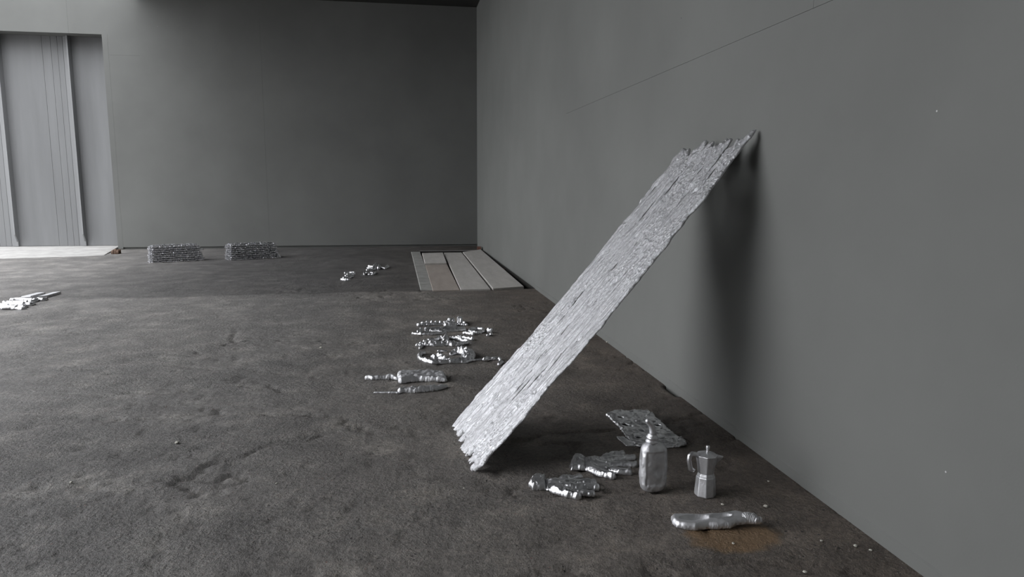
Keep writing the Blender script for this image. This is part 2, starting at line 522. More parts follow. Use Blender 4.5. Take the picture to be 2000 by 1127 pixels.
# back wall with the tall recessed doorway
DX, DZ, RD = -5.62, 4.212, 0.34
TOP = 9.0
L = []
B0 = 0.045
js = [-2.652, 0.281]
ed = [DX+0.10]+js+[WX]
for k in range(3):
    L.append((ed[k]+(G/2), ed[k+1]-G/2, WD, WD+0.02, B0, CZ+1.0 if k else 3.83-G/2))
L.append((ed[0]+G/2, ed[1]-G/2, WD, WD+0.02, 3.83+G/2, DZ)); L.append((-4.95, ed[1]-G/2, WD, WD+0.01, 3.83-G/2, 3.83+G/2))
L.append((DX, ed[0]-G/2, WD, WD+0.02, B0-0.03, DZ))
L.append((-6.21+G/2, ed[1]-G/2, WD, WD+0.02, DZ, TOP)); L.append((-26, -6.21-G/2, WD, WD+0.02, DZ, TOP))
L.append((DX+0.05, WX+0.25, WD+0.005, WD+0.26, B0, TOP)); L.append((-26, DX+0.05, WD+0.005, WD+0.26, DZ+0.001, TOP))
L.append((DX+0.001, DX+0.055, WD+0.021, WD+RD+0.02, B0, DZ+0.0005))
L.append((-26, DX+0.05, WD+0.025, WD+RD+0.1, DZ+0.002, DZ+0.2))
L.append((DX+0.06, WX+0.2, WD+0.03, WD+0.2, -0.02, B0))
wb = boxes('wall_back', L, M_wall)
tag(wb, kind='structure')
bk = boxes('baseboard_back', [(-2.64, WX-0.002, WD-0.008, WD, B0, 0.135)], M_wall)
tag(bk, kind='structure')

# folded sheet door
DY = WD+RD
dr = empty('door_1', (-6.6, DY, 0.06)); tag(dr, kind='structure')
V = []; Fc = []
prof = []
ribx = [-8.86, -7.61, -6.34]
x = -26.0
pts = [(-26.0, 0.0)]
for r in [-12.7, -11.4, -10.1]+ribx:
    pts += [(r-0.52, 0.0), (r-0.515, 0.006), (r-0.505, 0.0)] if r == r else []
    pts += [(r-0.36, 0.0), (r-0.353, 0.006), (r-0.345, 0.0), (r-0.24, 0.0), (r-0.234, 0.006), (r-0.226, 0.0), (r-0.14, 0.0), (r-0.134, 0.006), (r-0.126, 0.0)]
    pts += [(r-0.005, -0.035), (r+0.005, -0.035), (r+0.012, 0.02), (r+0.13, 0.0)]
pts += [(DX, 0.0)]
nn = len(pts)
V = [(px_, DY+dy_, 0.06) for px_, dy_ in pts]+[(px_, DY+dy_, DZ+0.001) for px_, dy_ in pts]
V += [(px_, DY+0.08, 0.06) for px_, dy_ in pts]+[(px_, DY+0.08, DZ) for px_, dy_ in pts]
for k in range(nn-1):
    Fc += [(k, k+1, nn+k+1, nn+k), (2*nn+k, 3*nn+k, 3*nn+k+1, 2*nn+k+1), (k, 2*nn+k, 2*nn+k+1, k+1)]
d1 = mesh_obj('door_leaf', V, Fc, M_door, dr, smooth=False)
for r in ribx[1:]:
    V = [(r-0.022, DY-0.012, 0.12), (r+0.012, DY-0.012, 0.12), (r+0.012, DY+0.01, 0.10), (r-0.022, DY+0.01, 0.10),
         (r-0.020, DY-0.12, 0.30), (r+0.006, DY-0.13, 0.30), (r+0.012, DY+0.01, 0.30), (r-0.024, DY+0.01, 0.30),
         (r-0.022, DY-0.12, DZ), (r+0.006, DY-0.13, DZ), (r+0.012, DY+0.01, DZ), (r-0.024, DY+0.01, DZ)]
    Fc = [(3, 2, 1, 0)]
    for k in (0, 4):
        Fc += [(k, k+1, k+5, k+4), (k+1, k+2, k+6, k+5), (k+2, k+3, k+7, k+6), (k+3, k, k+4, k+7)]
    mesh_obj('door_rib', V, Fc, M_door, dr, smooth=False)

# pale concrete threshold under the door
sl = []
SH = lambda a: 0.30*float(np.clip((a+8.0)/2.3, 0, 1))
sx_ = np.linspace(-26, -5.72, 90)
fy = 13.68+0.0*sx_
fy = np.interp(sx_, [-26, -7.0, -6.0, -5.5], [13.6, 13.70, 13.95, 14.2])+(fbm(sx_*2.0, sx_*0, 5, 4)-0.5)*0.18
V = [(a+SH(a), b, -0.004) for a, b in zip(sx_, fy)]+[(a+SH(a), b+0.02, 0.006) for a, b in zip(sx_, fy)]+[(a, WD-0.02, 0.05) for a in sx_]+[(a, DY+0.1, 0.055) for a in sx_]+[(a, DY+0.1, -0.01) for a in sx_]
n = len(sx_); Fc = []
for r in range(4):
    for k in range(n-1):
        Fc.append((r*n+k, r*n+k+1, (r+1)*n+k+1, (r+1)*n+k))
Fc += [(0, n, 2*n, 3*n, 4*n)[::-1], (n-1, 2*n-1, 3*n-1, 4*n-1, 5*n-1)]
s = mesh_obj('trim_3', V, Fc, M_sill, smooth=False); tag(s, kind='structure')

# roof over the hall, and the closed end behind the viewer
ce = boxes('ceiling', [(ROOF_X, WX+0.25, -6.0, WD, CZ, CZ+0.3)], M_ceil); tag(ce, kind='structure')
bm_ = boxes('trim_5', [(ROOF_X-0.25, ROOF_X, -6.0, WD, EDGE_STRIP_Z, CZ+0.3)], M_ceil); tag(bm_, kind='structure')
wf = boxes('wall_front', [(ROOF_X, WX+0.25, -6.2, -6.0, 0, CZ+0.3)], M_dark); tag(wf, kind='structure')
wl = boxes('added_walls_left', [(-26, ROOF_X, LEFT_Y-0.25, LEFT_Y, 0, 6.5), (ROOF_X-0.25, ROOF_X, -6.0, LEFT_Y, 0, EDGE_STRIP_Z)], M_dark); tag(wl, kind='structure')  # yard and side walls out of view, added to cut sky light from behind

# ------------------------------------------------------------------ boards over the pit
def board(name, quad, z, th, mat, label, group='boards over the pit'):
    q = np.array(quad); c = q.mean(0)
    xs_ = []
    b = 0.004
    V = []
    for zz, s_ in ((z, 0), (z+th-b, 0), (z+th, b)):
        for (x_, y_) in quad:
            V.append((x_-np.sign(x_-c[0])*s_, y_-np.sign(y_-c[1])*s_, zz))
    Fc = [(3, 2, 1, 0), (8, 9, 10, 11)]
    for r in (0, 4):
        for k in range(4):
            Fc.append((r+k, r+(k+1) % 4, r+4+(k+1) % 4, r+4+k))
    o = mesh_obj(name, V, Fc, mat, smooth=False, origin=(c[0], c[1], z))
    tag(o, label, 'board', group)
    return o


def Q(px, py, z): return tuple(FL(px, py, z)[:2])
ZB = 0.03
board('pit_board', [Q(845.5, 567.5, 0.012), Q(898, 566, 0.012), Q(871.5, 513, 0.012), Q(829.5, 514, 0.012)], -0.018, 0.03, M_boardb, 'brownish board lying at the near left of the covered pit, against the pale kerb')
board('pit_board', [Q(830, 514.5, 0.04), Q(872.3, 513.5, 0.04), Q(865, 493.5, 0.04), Q(824.5, 494.5, 0.04)], 0.0125, 0.03, M_board, 'short grey board at the far left of the pit, end lapping over the brownish board')
board('pit_board', [Q(900, 565.5, 0.02), Q(958, 564, 0.02), Q(901.5, 493, 0.02), Q(867.5, 493.5, 0.02)], -0.012, 0.032, M_board, 'long grey board in the middle of the covered pit, beside the brownish board')
board('pit_board', [Q(963, 563.5, 0.025), Q(1023, 559, 0.025), Q(939, 487, 0.025), Q(904, 492, 0.025)], -0.010, 0.035, M_board, 'widest grey board over the pit, nearest to the right wall beside the dark gap')
for (x_, y_, rz, lb) in ((1.685, 11.25, 0.0, 'red brick on the pit ledge halfway along the dark gap'), (1.67, 14.40, -0.1, 'red brick lying in the far corner behind the pit')):
    ss = 0.11
    o = boxes('brick', [(-0.042, 0.04, -ss, ss, 0, 0.065)], M_brick)
    o.location = (x_, y_, -0.09 if y_ < 14 else 0.0); o.rotation_euler = (0, 0, rz); tag(o, lb, 'brick')
    bv = o.modifiers.new('bevel', 'BEVEL'); bv.width = 0.006; bv.segments = 2
lg = boxes('trim_4', [(1.66, WX-0.03, 11.0, PY1, -0.16, -0.09)], M_pit); tag(lg, kind='structure')

# rubble stub at the end of the threshold
o = relief('rubble_block', M_rubble, [('p', [(-5.385, 14.32), (-5.245, 14.32), (-5.25, 14.46), (-5.38, 14.46)], 0.015, 0.075)], res=0.006, noise=0.5, nscale=40, seed=4, rough_edge=0.012, origin=(-5.31, 14.39, 0))
tag(o, 'broken brown stub of rubble at the right end of the pale threshold', 'rubble')

# ------------------------------------------------------------------ the leaning plank
P2 = FL(930, 925, 0.01); P1 = FL(893, 822, 0.01)
dQ = FPX*F_ + (1483-1000)*R_ - (252-563.5)*U_
Qp = np.array([0, 0, CH]) + dQ*((WX-0.014)/dQ[0])
uu = (Qp-P2); PL = np.linalg.norm(uu); uu /= PL
nn_ = np.cross(uu, P1-P2); nn_ /= np.linalg.norm(nn_)
ww = np.cross(nn_, uu)                      # across, away from the viewer
WW = 0.728
res = 0.0032
us = np.arange(-0.06, PL+0.06, res); ws = np.arange(-0.035, WW+0.035, res)
X, Y = np.meshgrid(us, ws)
# ragged ends in streaks that follow the grain, ragged long sides
st = fbm(Y*38, X*0.6, 41, 3)-0.5
st2 = np.abs(fbm(Y*16, X*0.5+7, 43, 2)-0.5)*2
lo = np.interp(Y, [-0.03, 0.0, 0.10, 0.31, 0.39, 0.55, 0.68, 0.735], [-0.005, 0.0, 0.012, 0.0, 0.01, -0.005, 0.0, 0.045]) + st*0.10 + (vnoise(Y*22, X*0+3, 47) > 0.6)*0.035
hi = np.interp(Y, [0, 0.05, 0.12, 0.25, 0.33, 0.5, 0.56, 0.64, 0.74], [PL+0.022, PL-0.02, PL-0.055, PL-0.02, PL-0.03, PL, PL-0.05, PL-0.005, PL-0.02]) - np.abs(st)*0.16 - (vnoise(Y*20, X*0+9, 53) > 0.62)*0.03
lo = np.maximum(lo, -0.012)
s0 = -0.0 + (fbm(X*9, X*0, 61, 4)-0.5)*0.045 + np.clip(X-1.7, 0, 1)*0.03
s1 = WW + (fbm(X*11, X*0+5, 67, 4)-0.5)*0.040
sd = np.maximum(np.maximum(lo-X, X-hi), np.maximum(s0-Y, Y-s1))
# slits along the grain
rng = np.random.RandomState(7)
slits = [(0.62, 0.16, 0.11, 0.011), (0.52, 0.205, 0.07, 0.012), (0.45, 0.27, 0.08, 0.006), (0.40, 0.40, 0.10, 0.005), (0.30, 0.47, 0.07, 0.006), (0.83, 0.50, 0.07, 0.007),
         (0.92, 0.60, 0.05, 0.010), (1.02, 0.52, 0.03, 0.008), (1.22, 0.38, 0.025, 0.011), (1.95, 0.18, 0.10, 0.007), (1.84, 0.28, 0.05, 0.008),
         (1.80, 0.46, 0.13, 0.006), (1.62, 0.55, 0.07, 0.007), (2.0, 0.56, 0.03, 0.008), (1.66, 0.22, 0.05, 0.006), (1.36, 0.14, 0.04, 0.005), (1.75, 0.69, 0.04, 0.008)]
for _ in range(26):
    slits.append((rng.uniform(0.1, 2.0), rng.uniform(0.04, 0.70), rng.uniform(0.02, 0.06), rng.uniform(0.004, 0.007)))
wob = (fbm(X*14, Y*6, 71, 2)-0.5)*0.016
sdo = sd.copy(); gr = np.zeros_like(sd)
for (cu, cw, a, b_) in slits:
    e = (1-np.sqrt(((X-cu)/a)**2+((Y+wob-cw)/b_)**2))*b_
    sd = np.maximum(sd, e*1.5+0.0045)
    gr = np.maximum(gr, np.clip(1+e/0.016, 0, 1))
grain = fbm(X*5, Y*95, 73, 4)-0.5
grain2 = fbm(X*9, Y*210, 79, 2)-0.5
crust = np.clip(fbm(X*70, Y*150, 83, 3)-0.50, 0, 1)
area = np.clip((fbm(X*3, Y*6, 89, 3)-0.45)*5+np.clip((X-0.9)*1.0, -0.3, 0.9), 0, 1)
swell = fbm(X*2.5, Y*14, 97, 3)-0.5
rid = 0.5-np.abs(fbm(X*2.2, Y*60, 103, 3)-0.5)*3.0
Ht = 0.0105+0.012*grain+0.009*grain2+0.014*crust*area+0.007*swell+0.005*rid
Ht = Ht*(1-0.75*gr)
lines = np.clip(1-np.abs(fbm(X*1.6+9, Y*24, 131, 3)-0.5)/0.012, 0, 1)*np.clip((fbm(X*4, Y*9, 137, 2)-0.5)*8, 0, 1)
Ht = Ht-0.012*lines
edgef = np.clip(-sd/0.009, 0, 1)**0.5
Ht = np.maximum(Ht, 0.0015)*(0.35+0.65*edgef)
bend = 0.018*np.sin(np.clip(X/PL, 0, 1)*math.pi)*-1
V, Fc = grid_solid(X, Y, sd < res*0.5, Ht+bend, -0.001-0.010*np.clip(-sd/0.03, 0, 1)*(1-gr)+bend+0.003*grain, sd, res)
me = bpy.data.meshes.new('leaning_plank')
me.from_pydata(V.tolist(), [], Fc.tolist()); me.update()
me.polygons.foreach_set('use_smooth', [True]*len(me.polygons))
me.materials.append(M_plank)
pk = bpy.data.objects.new('leaning_plank', me); COL.objects.link(pk)
mw = Matrix.Identity(4)
for i in range(3):
    mw[i][0] = uu[i]; mw[i][1] = ww[i]; mw[i][2] = nn_[i]; mw[i][3] = P2[i]
pk.matrix_world = mw
tag(pk, 'tall silver wood-grained metal plank with ragged ends leaning on the right wall', 'plank')

# ------------------------------------------------------------------ perforated sheet on the floor
def CQ(ox, oy, s):
    return lambda x, y, z=0.0: tuple(FL(ox+x/s, oy+y/s, z)[:2])

c = CQ(1170, 790, 11.11)
z_ = 0.012
hl = [((470, 280), 0.020, 0.022), ((575, 440), 0.018, 0.03), ((1190, 380), 0.03, 0.012), ((1275, 450), 0.018, 0.02), ((930, 570), 0.018, 0.016), ((860, 710), 0.02, 0.018), ((700, 470), 0.012, 0.012), ((1010, 240), 0.010, 0.010)]
outl = [(150, 195), (300, 130), (560, 120), (1060, 105), (1180, 190), (1390, 400), (1640, 620), (1880, 770), (1905, 840), (1700, 890), (1400, 905), (1000, 890), (830, 880), (700, 770), (560, 640), (430, 450), (290, 320)]
o = relief('perforated_sheet', M_cast, [('p', [c(x, y, z_) for x, y in outl], 0.012, 0.014)], res=0.004, noise=0.9, nscale=42, seed=15,
           holes=[(c(x[0], x[1], z_), a, b, 0.3) for x, a, b in hl], rough_edge=0.006, origin=(1.32, 3.5, 0))
tag(o, 'dark silver cast sheet pierced with ragged holes, lying behind the bottle', 'sheet')
o = relief('sheet_fragment', M_cast, [('p', [c(x, y, 0.006) for x, y in [(390, 690), (520, 700), (740, 800), (860, 850), (840, 882), (610, 890), (440, 760)]], 0.008, 0.008)], res=0.004, noise=0.9, nscale=50, seed=16, rough_edge=0.005, origin=(*c(600, 800), 0))
tag(o, 'small dark broken piece beside the left edge of the perforated sheet', 'scrap')

# ------------------------------------------------------------------ gloves
def glove(name, hand, cuff, label, seed, org):
    r = empty(name, (org[0], org[1], 0)); tag(r, label, 'glove', 'pair of cast work gloves')
    relief('hand', M_cast, hand, r, res=0.0024, noise=0.26, nscale=55, seed=seed, rough_edge=0.004)
    relief('cuff', M_cast, cuff, r, res=0.0028, noise=0.35, nscale=75, seed=seed+1, rough_edge=0.004)
    return r


c = CQ(1020, 870, 8.696)
z_ = 0.016
def K(*pts): return [c(x, y, z_) for x, y in pts]
g1 = glove('work_glove',
      [('p', K((385, 545), (600, 530), (760, 520), (850, 590), (870, 700), (840, 800), (760, 790), (560, 740), (390, 700)), 0.04, 0.022),
       ('c', K((640, 570), (790, 520), (985, 505)), [0.020, 0.017, 0.012], 0.022),
       ('c', K((780, 605), (1000, 592), (1215, 600)), [0.020, 0.018, 0.014], 0.025),
       ('c', K((780, 690), (1050, 682), (1260, 695)), [0.020, 0.018, 0.015], 0.028),
       ('c', K((800, 760), (1000, 775), (1195, 790)), [0.018, 0.017, 0.013], 0.023),
       ('c', K((560, 720), (740, 785), (940, 835)), [0.024, 0.023, 0.017], 0.030)],
      [('p', K((105, 640), (170, 540), (220, 500), (400, 520), (400, 705), (290, 710), (170, 700)), 0.012, 0.030)],
      'silver cast work glove nearest the viewer, fingers pointing to the bottle', 21, c(640, 640))
g2 = glove('work_glove',
      [('p', K((1060, 170), (1200, 165), (1380, 165), (1480, 190), (1530, 300), (1500, 420), (1380, 430), (1200, 410), (1060, 370)), 0.04, 0.022),
       ('c', K((1380, 190), (1540, 118), (1700, 105)), [0.020, 0.018, 0.015], 0.022),
       ('c', K((1450, 220), (1700, 188), (1890, 180)), [0.020, 0.018, 0.015], 0.025),
       ('c', K((1450, 310), (1700, 305), (1910, 305)), [0.020, 0.018, 0.015], 0.028),
       ('c', K((1450, 380), (1650, 420), (1820, 432)), [0.020, 0.019, 0.016], 0.026),
       ('c', K((1150, 350), (1320, 440), (1530, 500)), [0.024, 0.024, 0.017], 0.028)],
      [('p', K((800, 330), (860, 150), (900, 140), (1070, 165), (1080, 375), (960, 370), (830, 375)), 0.03, 0.026)],
      'silver cast work glove lying behind the nearest glove with its thumb spread forward', 31, c(1300, 280))

# ------------------------------------------------------------------ bottle with bent spout
def noisy(V, amp, scale, seed, ctr=None):
    V = np.array(V, float)
    n = fbm(V[:, 0]*scale+V[:, 2]*scale*0.6+5, V[:, 1]*scale+V[:, 2]*scale*1.3, seed, 3)-0.5
    if ctr is None: ctr = V.mean(0)
    d = V-ctr; d[:, 2] = 0
    l = np.linalg.norm(d, axis=1, keepdims=True)+1e-9
    return V+d/l*n[:, None]*2*amp


bx, by = 1.072, 2.745
bt = empty('spout_bottle', (bx, by, 0)); tag(bt, 'upright dull silver bottle with a bent spout between gloves and coffee pot', 'bottle')
prof = [(0.0, 0.036), (0.004, 0.044), (0.014, 0.052), (0.035, 0.0575), (0.07, 0.0595), (0.10, 0.0595), (0.13, 0.0595), (0.16, 0.059), (0.185, 0.056), (0.200, 0.050), (0.210, 0.041), (0.217, 0.029), (0.221, 0.025)]
zz = np.linspace(0, 0.221, 70); rr = np.interp(zz, [a for a, b in prof], [b for a, b in prof])
th = np.linspace(0, 2*math.pi, 96, endpoint=False)
rings = []
for z, r in zip(zz, rr):
    ct, st_ = np.cos(th), np.sin(th)
    p_ = 2.5
    k = (np.abs(ct)**p_+np.abs(st_)**p_)**(-1/p_)
    x = r*k*ct; y = r*0.72*k*st_
    cy_ = -0.006*(z/0.2)
    # label panel pressed into the flat front, dented
    pan = np.clip((0.040-np.abs(x+0.004))/0.006, 0, 1)*np.clip((z-0.03)/0.008, 0, 1)*np.clip((0.185-z)/0.008, 0, 1)*(st_ < -0.2)
    y = y+0.005*pan
    dent = 0.007*np.exp(-((x-0.006)/0.012)**2-((z-0.10)/0.018)**2)*(st_ < 0)
    cr_ = (fbm((x+3)*120, z*np.ones_like(x)*90, 101, 3)-0.5)*0.004*np.clip((0.05-z)/0.03+0.25, 0.2, 1)
    y = y+dent+cr_*(st_ < 0)
    x = x+(fbm(th*3, z*40*np.ones_like(x), 105, 3)-0.5)*0.004
    y = y+(fbm(th*3, z*40*np.ones_like(x), 109, 3)-0.5)*0.004
    rings.append(np.stack([bx+x, by+y, np.full_like(x, z)], 1))
V, Fc = loft(rings); mesh_obj('bottle_body', V, Fc, M_matte, bt)
nx = bx-0.010
prof = [(0.216, 0.0265), (0.222, 0.0275), (0.226, 0.024), (0.231, 0.024), (0.234, 0.0255), (0.240, 0.0255), (0.243, 0.022), (0.252, 0.018), (0.255, 0.011)]
zz = np.linspace(0.216, 0.255, 26); rr = np.interp(zz, [a for a, b in prof], [b for a, b in prof])
th = np.linspace(0, 2*math.pi, 40, endpoint=False)
rings = [np.stack([nx+r*np.cos(th)+0.06*(z-.216), by+r*np.sin(th), np.full_like(th, z)+np.cos(th)*-0.12*0.02], 1) for z, r in zip(zz, rr)]
V, Fc = loft(rings); mesh_obj('neck_collar', noisy(V, 0.0012, 150, 5), Fc, M_matte, bt)
pth = [(nx+.002, by, 0.248), (nx+.002, by, 0.262), (nx-0.001, by, 0.278), (nx-0.004, by, 0.290), (nx-0.009, by-0.002, 0.299), (nx-0.018, by-0.004, 0.309), (nx-0.027, by-0.006, 0.317), (nx-0.030, by-0.007, 0.320)]
V, Fc = loft(tube_rings(pth, [0.0170, 0.0145, 0.0130, 0.0130, 0.0135, 0.0120, 0.0100, 0.005], n=22))
mesh_obj('spout', noisy(V, 0.0012, 180, 7, ctr=np.array([nx-.01, by, .28])), Fc, M_matte, bt)

# ------------------------------------------------------------------ stove-top coffee pot
mx, my = 1.277, 2.665
mk = empty('coffee_pot', (mx, my, 0)); tag(mk, 'small silver eight-sided stovetop coffee pot beside the bottle', 'coffee pot')
ROT = math.radians(6)


def octo(z, r, nsub=1, off=0.0, cx=0.0, cy=0.0):
    a = np.arange(8)*math.pi/4+math.pi/8*0.9+ROT
    p = np.stack([np.cos(a)*r, np.sin(a)*r], 1)
    out = []
    for k in range(8):                      # three points per side: crisp but slightly rounded corners
        q, s_ = p[k], p[(k+1) % 8]
        for t in (0.06, 0.5, 0.94): out.append(q*(1-t)+s_*t)
    out = np.array(out)
    return np.stack([mx+cx+out[:, 0], my+cy+out[:, 1], np.full(len(out), z)], 1)


rings = [octo(z, r) for z, r in [(0.0, 0.043), (0.003, 0.0455), (0.006, 0.046), (0.03, 0.0445), (0.06, 0.0420), (0.082, 0.0402), (0.085, 0.0385), (0.087, 0.0365)]]
V, Fc = loft(rings); mesh_obj('boiler', noisy(V, 0.0006, 60, 3), Fc, M_matte, mk, smooth=False)
rings = [octo(z, r) for z, r in [(0.0865, 0.037), (0.090, 0.0365), (0.096, 0.0345), (0.100, 0.0335), (0.104, 0.0345), (0.125, 0.0375), (0.150, 0.0415), (0.172, 0.0450), (0.175, 0.0455)]]
V, Fc = loft(rings); mesh_obj('upper_chamber', noisy(V, 0.0006, 60, 4), Fc, M_matte, mk, smooth=False)
rings = [octo(z, r) for z, r in [(0.1745, 0.046), (0.178, 0.0465), (0.180, 0.0450), (0.186, 0.030), (0.190, 0.015), (0.191, 0.006)]]
V, Fc = loft(rings); ld = mesh_obj('lid', noisy(V, 0.0008, 70, 6), Fc, M_matte, mk, smooth=False)
th = np.linspace(0, 2*math.pi, 18, endpoint=False)
rings = [np.stack([mx+0.004+r*np.cos(th), my+r*np.sin(th), np.full_like(th, z)], 1) for z, r in [(0.188, 0.007), (0.192, 0.0055), (0.200, 0.006), (0.207, 0.0075), (0.213, 0.0085), (0.217, 0.0075), (0.2185, 0.004)]]
V, Fc = loft(rings); kb = mesh_obj('lid_knob', noisy(V, 0.0008, 200, 8), Fc, M_matte, mk)
# spout: a pinched wedge on the right side
sp = [((0.036, -0.020), (0.036, 0.012), 0.135), ((0.041, -0.020), (0.041, 0.012), 0.150)]
V = [(0.030, -0.020, 0.172), (0.030, 0.016, 0.172), (0.033, -0.004, 0.120), (0.066, -0.022, 0.171), (0.067, -0.016, 0.171), (0.058, -0.018, 0.160),
     (0.030, -0.018, 0.179), (0.030, 0.014, 0.179), (0.066, -0.022, 0.175), (0.067, -0.016, 0.175)]
V = np.array(V)+[mx, my, 0]
Fc = [(0, 2, 5, 3), (1, 4, 5, 2), (3, 5, 4), (0, 3, 8, 6), (1, 7, 9, 4), (3, 4, 9, 8), (6, 8, 9, 7), (0, 6, 7, 1), (0, 1, 2)]
o = mesh_obj('spout', V, Fc, M_matte, mk, smooth=False)
o.modifiers.new('b', 'BEVEL').width = 0.0015
pth = [(mx-0.036, my+0.002, 0.172), (mx-0.050, my, 0.184), (mx-0.066, my-0.002, 0.187), (mx-0.078, my-0.003, 0.180), (mx-0.080, my-0.003, 0.160), (mx-0.074, my-0.002, 0.135), (mx-0.070, my-0.002, 0.120), (mx-0.060, my, 0.114), (mx-0.055, my, 0.120)]
P_ = []
for k in range(len(pth)-1):
    for t in (0, 0.5): P_.append(np.array(pth[k])*(1-t)+np.array(pth[k+1])*t)
P_.append(np.array(pth[-1]))
rx = np.interp(np.linspace(0, 1, len(P_)), [0, 0.15, 0.5, 0.85, 1], [0.008, 0.0095, 0.0095, 0.0105, 0.007])
V, Fc = loft(tube_rings(P_, rx, rx*1.1, n=16))
mesh_obj('handle', noisy(V, 0.0018, 160, 12), Fc, M_cast, mk)

# ------------------------------------------------------------------ crushed bottle in front
c = CQ(1280, 980, 8.333)
z_ = 0.02
cb = empty('crushed_bottle', (*c(900, 300, 0), 0)); tag(cb, 'crushed silver cast bottle lying by the brown stain, with two deep hollows', 'bottle')
def lift_b(X, Y):
    x0_, x1_ = c(250, 300)[0], c(1600, 300)[0]
    t = np.clip((X-x0_)/(x1_-x0_), 0, 1)
    return 0.002+0.030*np.clip(t-0.35, 0, 1)
relief('bottle_body', M_matte, [('p', [c(x, y, z_) for x, y in [(255, 225), (290, 190), (480, 200), (900, 215), (1300, 200), (1450, 240), (1500, 270), (1490, 350), (1330, 350), (1230, 390), (1010, 385), (870, 370), (760, 385), (660, 400), (480, 380), (350, 350), (275, 290)]], 0.014, 0.026)], cb,
       res=0.0028, noise=0.10, nscale=30, seed=51, dents=[(c(640, 285, z_), 0.062, 0.023, -0.12, 0.021), (c(1060, 275, z_), 0.045, 0.018, -0.12, 0.018)], rough_edge=0.002, lift=lift_b)
relief('threaded_neck', M_matte, [('c', [c(1470, 300, z_), c(1590, 320, z_)], [0.024, 0.020], 0.034)], cb, res=0.002, noise=0.12, nscale=60, seed=52, lift=lift_b, ribs=((1, 0.1), 0.006, 0.0018))
relief('cap', M_cast, [('c', [c(1640, 340, z_), c(1690, 345, z_)], [0.013, 0.012], 0.026)], cb, res=0.002, noise=0.10, nscale=60, seed=53, lift=lift_b)

# ------------------------------------------------------------------ tools in the middle of the floor
def tool(name, label, cat, mk_, parts, z_=0.012, res=0.0038, seed=60, noise=0.35, group='cast tools in the middle of the floor', nscale=60, mat=None):
    """parts: list of (part_name, [prims in crop pixels])"""
    allp = [q for _, pr in parts for p_ in pr for q in p_[1]]
    cxx = sum(q[0] for q in allp)/len(allp); cyy = sum(q[1] for q in allp)/len(allp)
    o_ = mk_(cxx, cyy, 0)
    single = len(parts) == 1
    r = None if single else empty(name, (o_[0], o_[1], 0))
    for k, (pn, pr) in enumerate(parts):
        P_ = [tuple([p_[0], [mk_(x, y, z_) for x, y in p_[1]]])+tuple(p_[2:]) for p_ in pr]
        ob = relief(name if single else pn, mat or M_cast, P_, r, res=res, noise=noise, nscale=nscale, seed=seed+k, rough_edge=0.004, origin=(o_[0], o_[1], 0))
        if single: r = ob
    tag(r, label, cat, group)
    return r


c5 = CQ(800, 610, 10.247)
tool('bar_clamp', 'straight notched bar with a raised jaw, farthest of the mid-floor tools', 'tool', c5, [
    ('bar', [('c', [(190, 225), (760, 205), (1140, 225)], [0.018, 0.018, 0.014], 0.024),
             ('c', [(180, 230)], [0.022], 0.030), ('c', [(260, 205)], [0.022], 0.036)] + [('c', [(x, 190)], [0.014], 0.034) for x in (350, 440, 528, 615, 705)]),
    ('jaw', [('c', [(740, 235), (890, 235)], [0.030, 0.028], 0.045), ('c', [(800, 190), (860, 190)], [0.03, 0.03], 0.055)]),
    ('screw_block', [('p', [(940, 150), (1060, 150), (1080, 215), (960, 215)], 0.02, 0.060), ('c', [(1040, 200), (1100, 215)], [0.014, 0.014], 0.04)])], z_=0.02, seed=61)
tool('caulking_gun', 'long silver tool with a thin lower spar and flat tapering body, beside the ring', 'tool', c5, [
    ('lower_spar', [('c', [(70, 412), (240, 425), (430, 425), (720, 408)], [0.012, 0.018, 0.011, 0.008], 0.022), ('c', [(230, 370)], [0.016], 0.045), ('c', [(170, 385), (240, 375)], [0.012, 0.014], 0.030)]),
    ('tapered_body', [('p', [(290, 320), (640, 310), (900, 300), (1130, 308), (1130, 335), (900, 365), (640, 378), (400, 370), (300, 372)], 0.025, 0.028)])], seed=64)
tool('ring_handle', 'silver ring with a stubby lug, right of the long tapering tool', 'tool', c5, [
    ('ring', [('c', [(1345+135*math.cos(a), 360+42*math.sin(a)) for a in np.linspace(0, 2*math.pi, 25)], [0.016]*25, 0.028)]),
    ('lug', [('c', [(1100, 405), (1180, 415), (1270, 430)], [0.018, 0.015, 0.015], 0.028)])], seed=67)
tool('wing_nut', 'tiny silver knob at the right of the ring, nearest the plank', 'tool', c5, [
    ('head', [('c', [(1585, 382), (1635, 385)], [0.018, 0.020], 0.050)]), ('foot', [('c', [(1570, 450)], [0.016], 0.022), ('c', [(1635, 435)], [0.016], 0.026)])], seed=69, res=0.005)
tool('pliers', 'crumpled silver pliers-like cast with a forked left foot and looped right end', 'tool', c5, [
    ('body', [('c', [(230, 640), (480, 640), (700, 620), (860, 620)], [0.02, 0.035, 0.05, 0.035], 0.035), ('c', [(430, 570), (600, 510), (720, 520)], [0.012, 0.018, 0.02], 0.03),
              ('c', [(700, 600), (740, 520)], [0.03, 0.02], 0.05), ('c', [(300, 590), (500, 585)], [0.018, 0.018], 0.035)]),
    ('fork', [('c', [(230, 650), (150, 650)], [0.012, 0.014], 0.022), ('c', [(240, 660), (205, 705)], [0.014, 0.012], 0.02)]),
    ('upper_grip', [('c', [(840, 510), (960, 525), (1080, 570), (1160, 585)], [0.018, 0.018, 0.018, 0.014], 0.032)]),
    ('lower_grip', [('c', [(850, 640), (1000, 635), (1150, 605)], [0.025, 0.022, 0.016], 0.028)])], seed=71)
tool('short_rod', 'short silver rod lying behind the looped end of the pliers-like cast', 'tool', c5, [
    ('rod', [('c', [(980, 490), (1120, 510), (1250, 535)], [0.018, 0.017, 0.018], 0.030)])], seed=75)
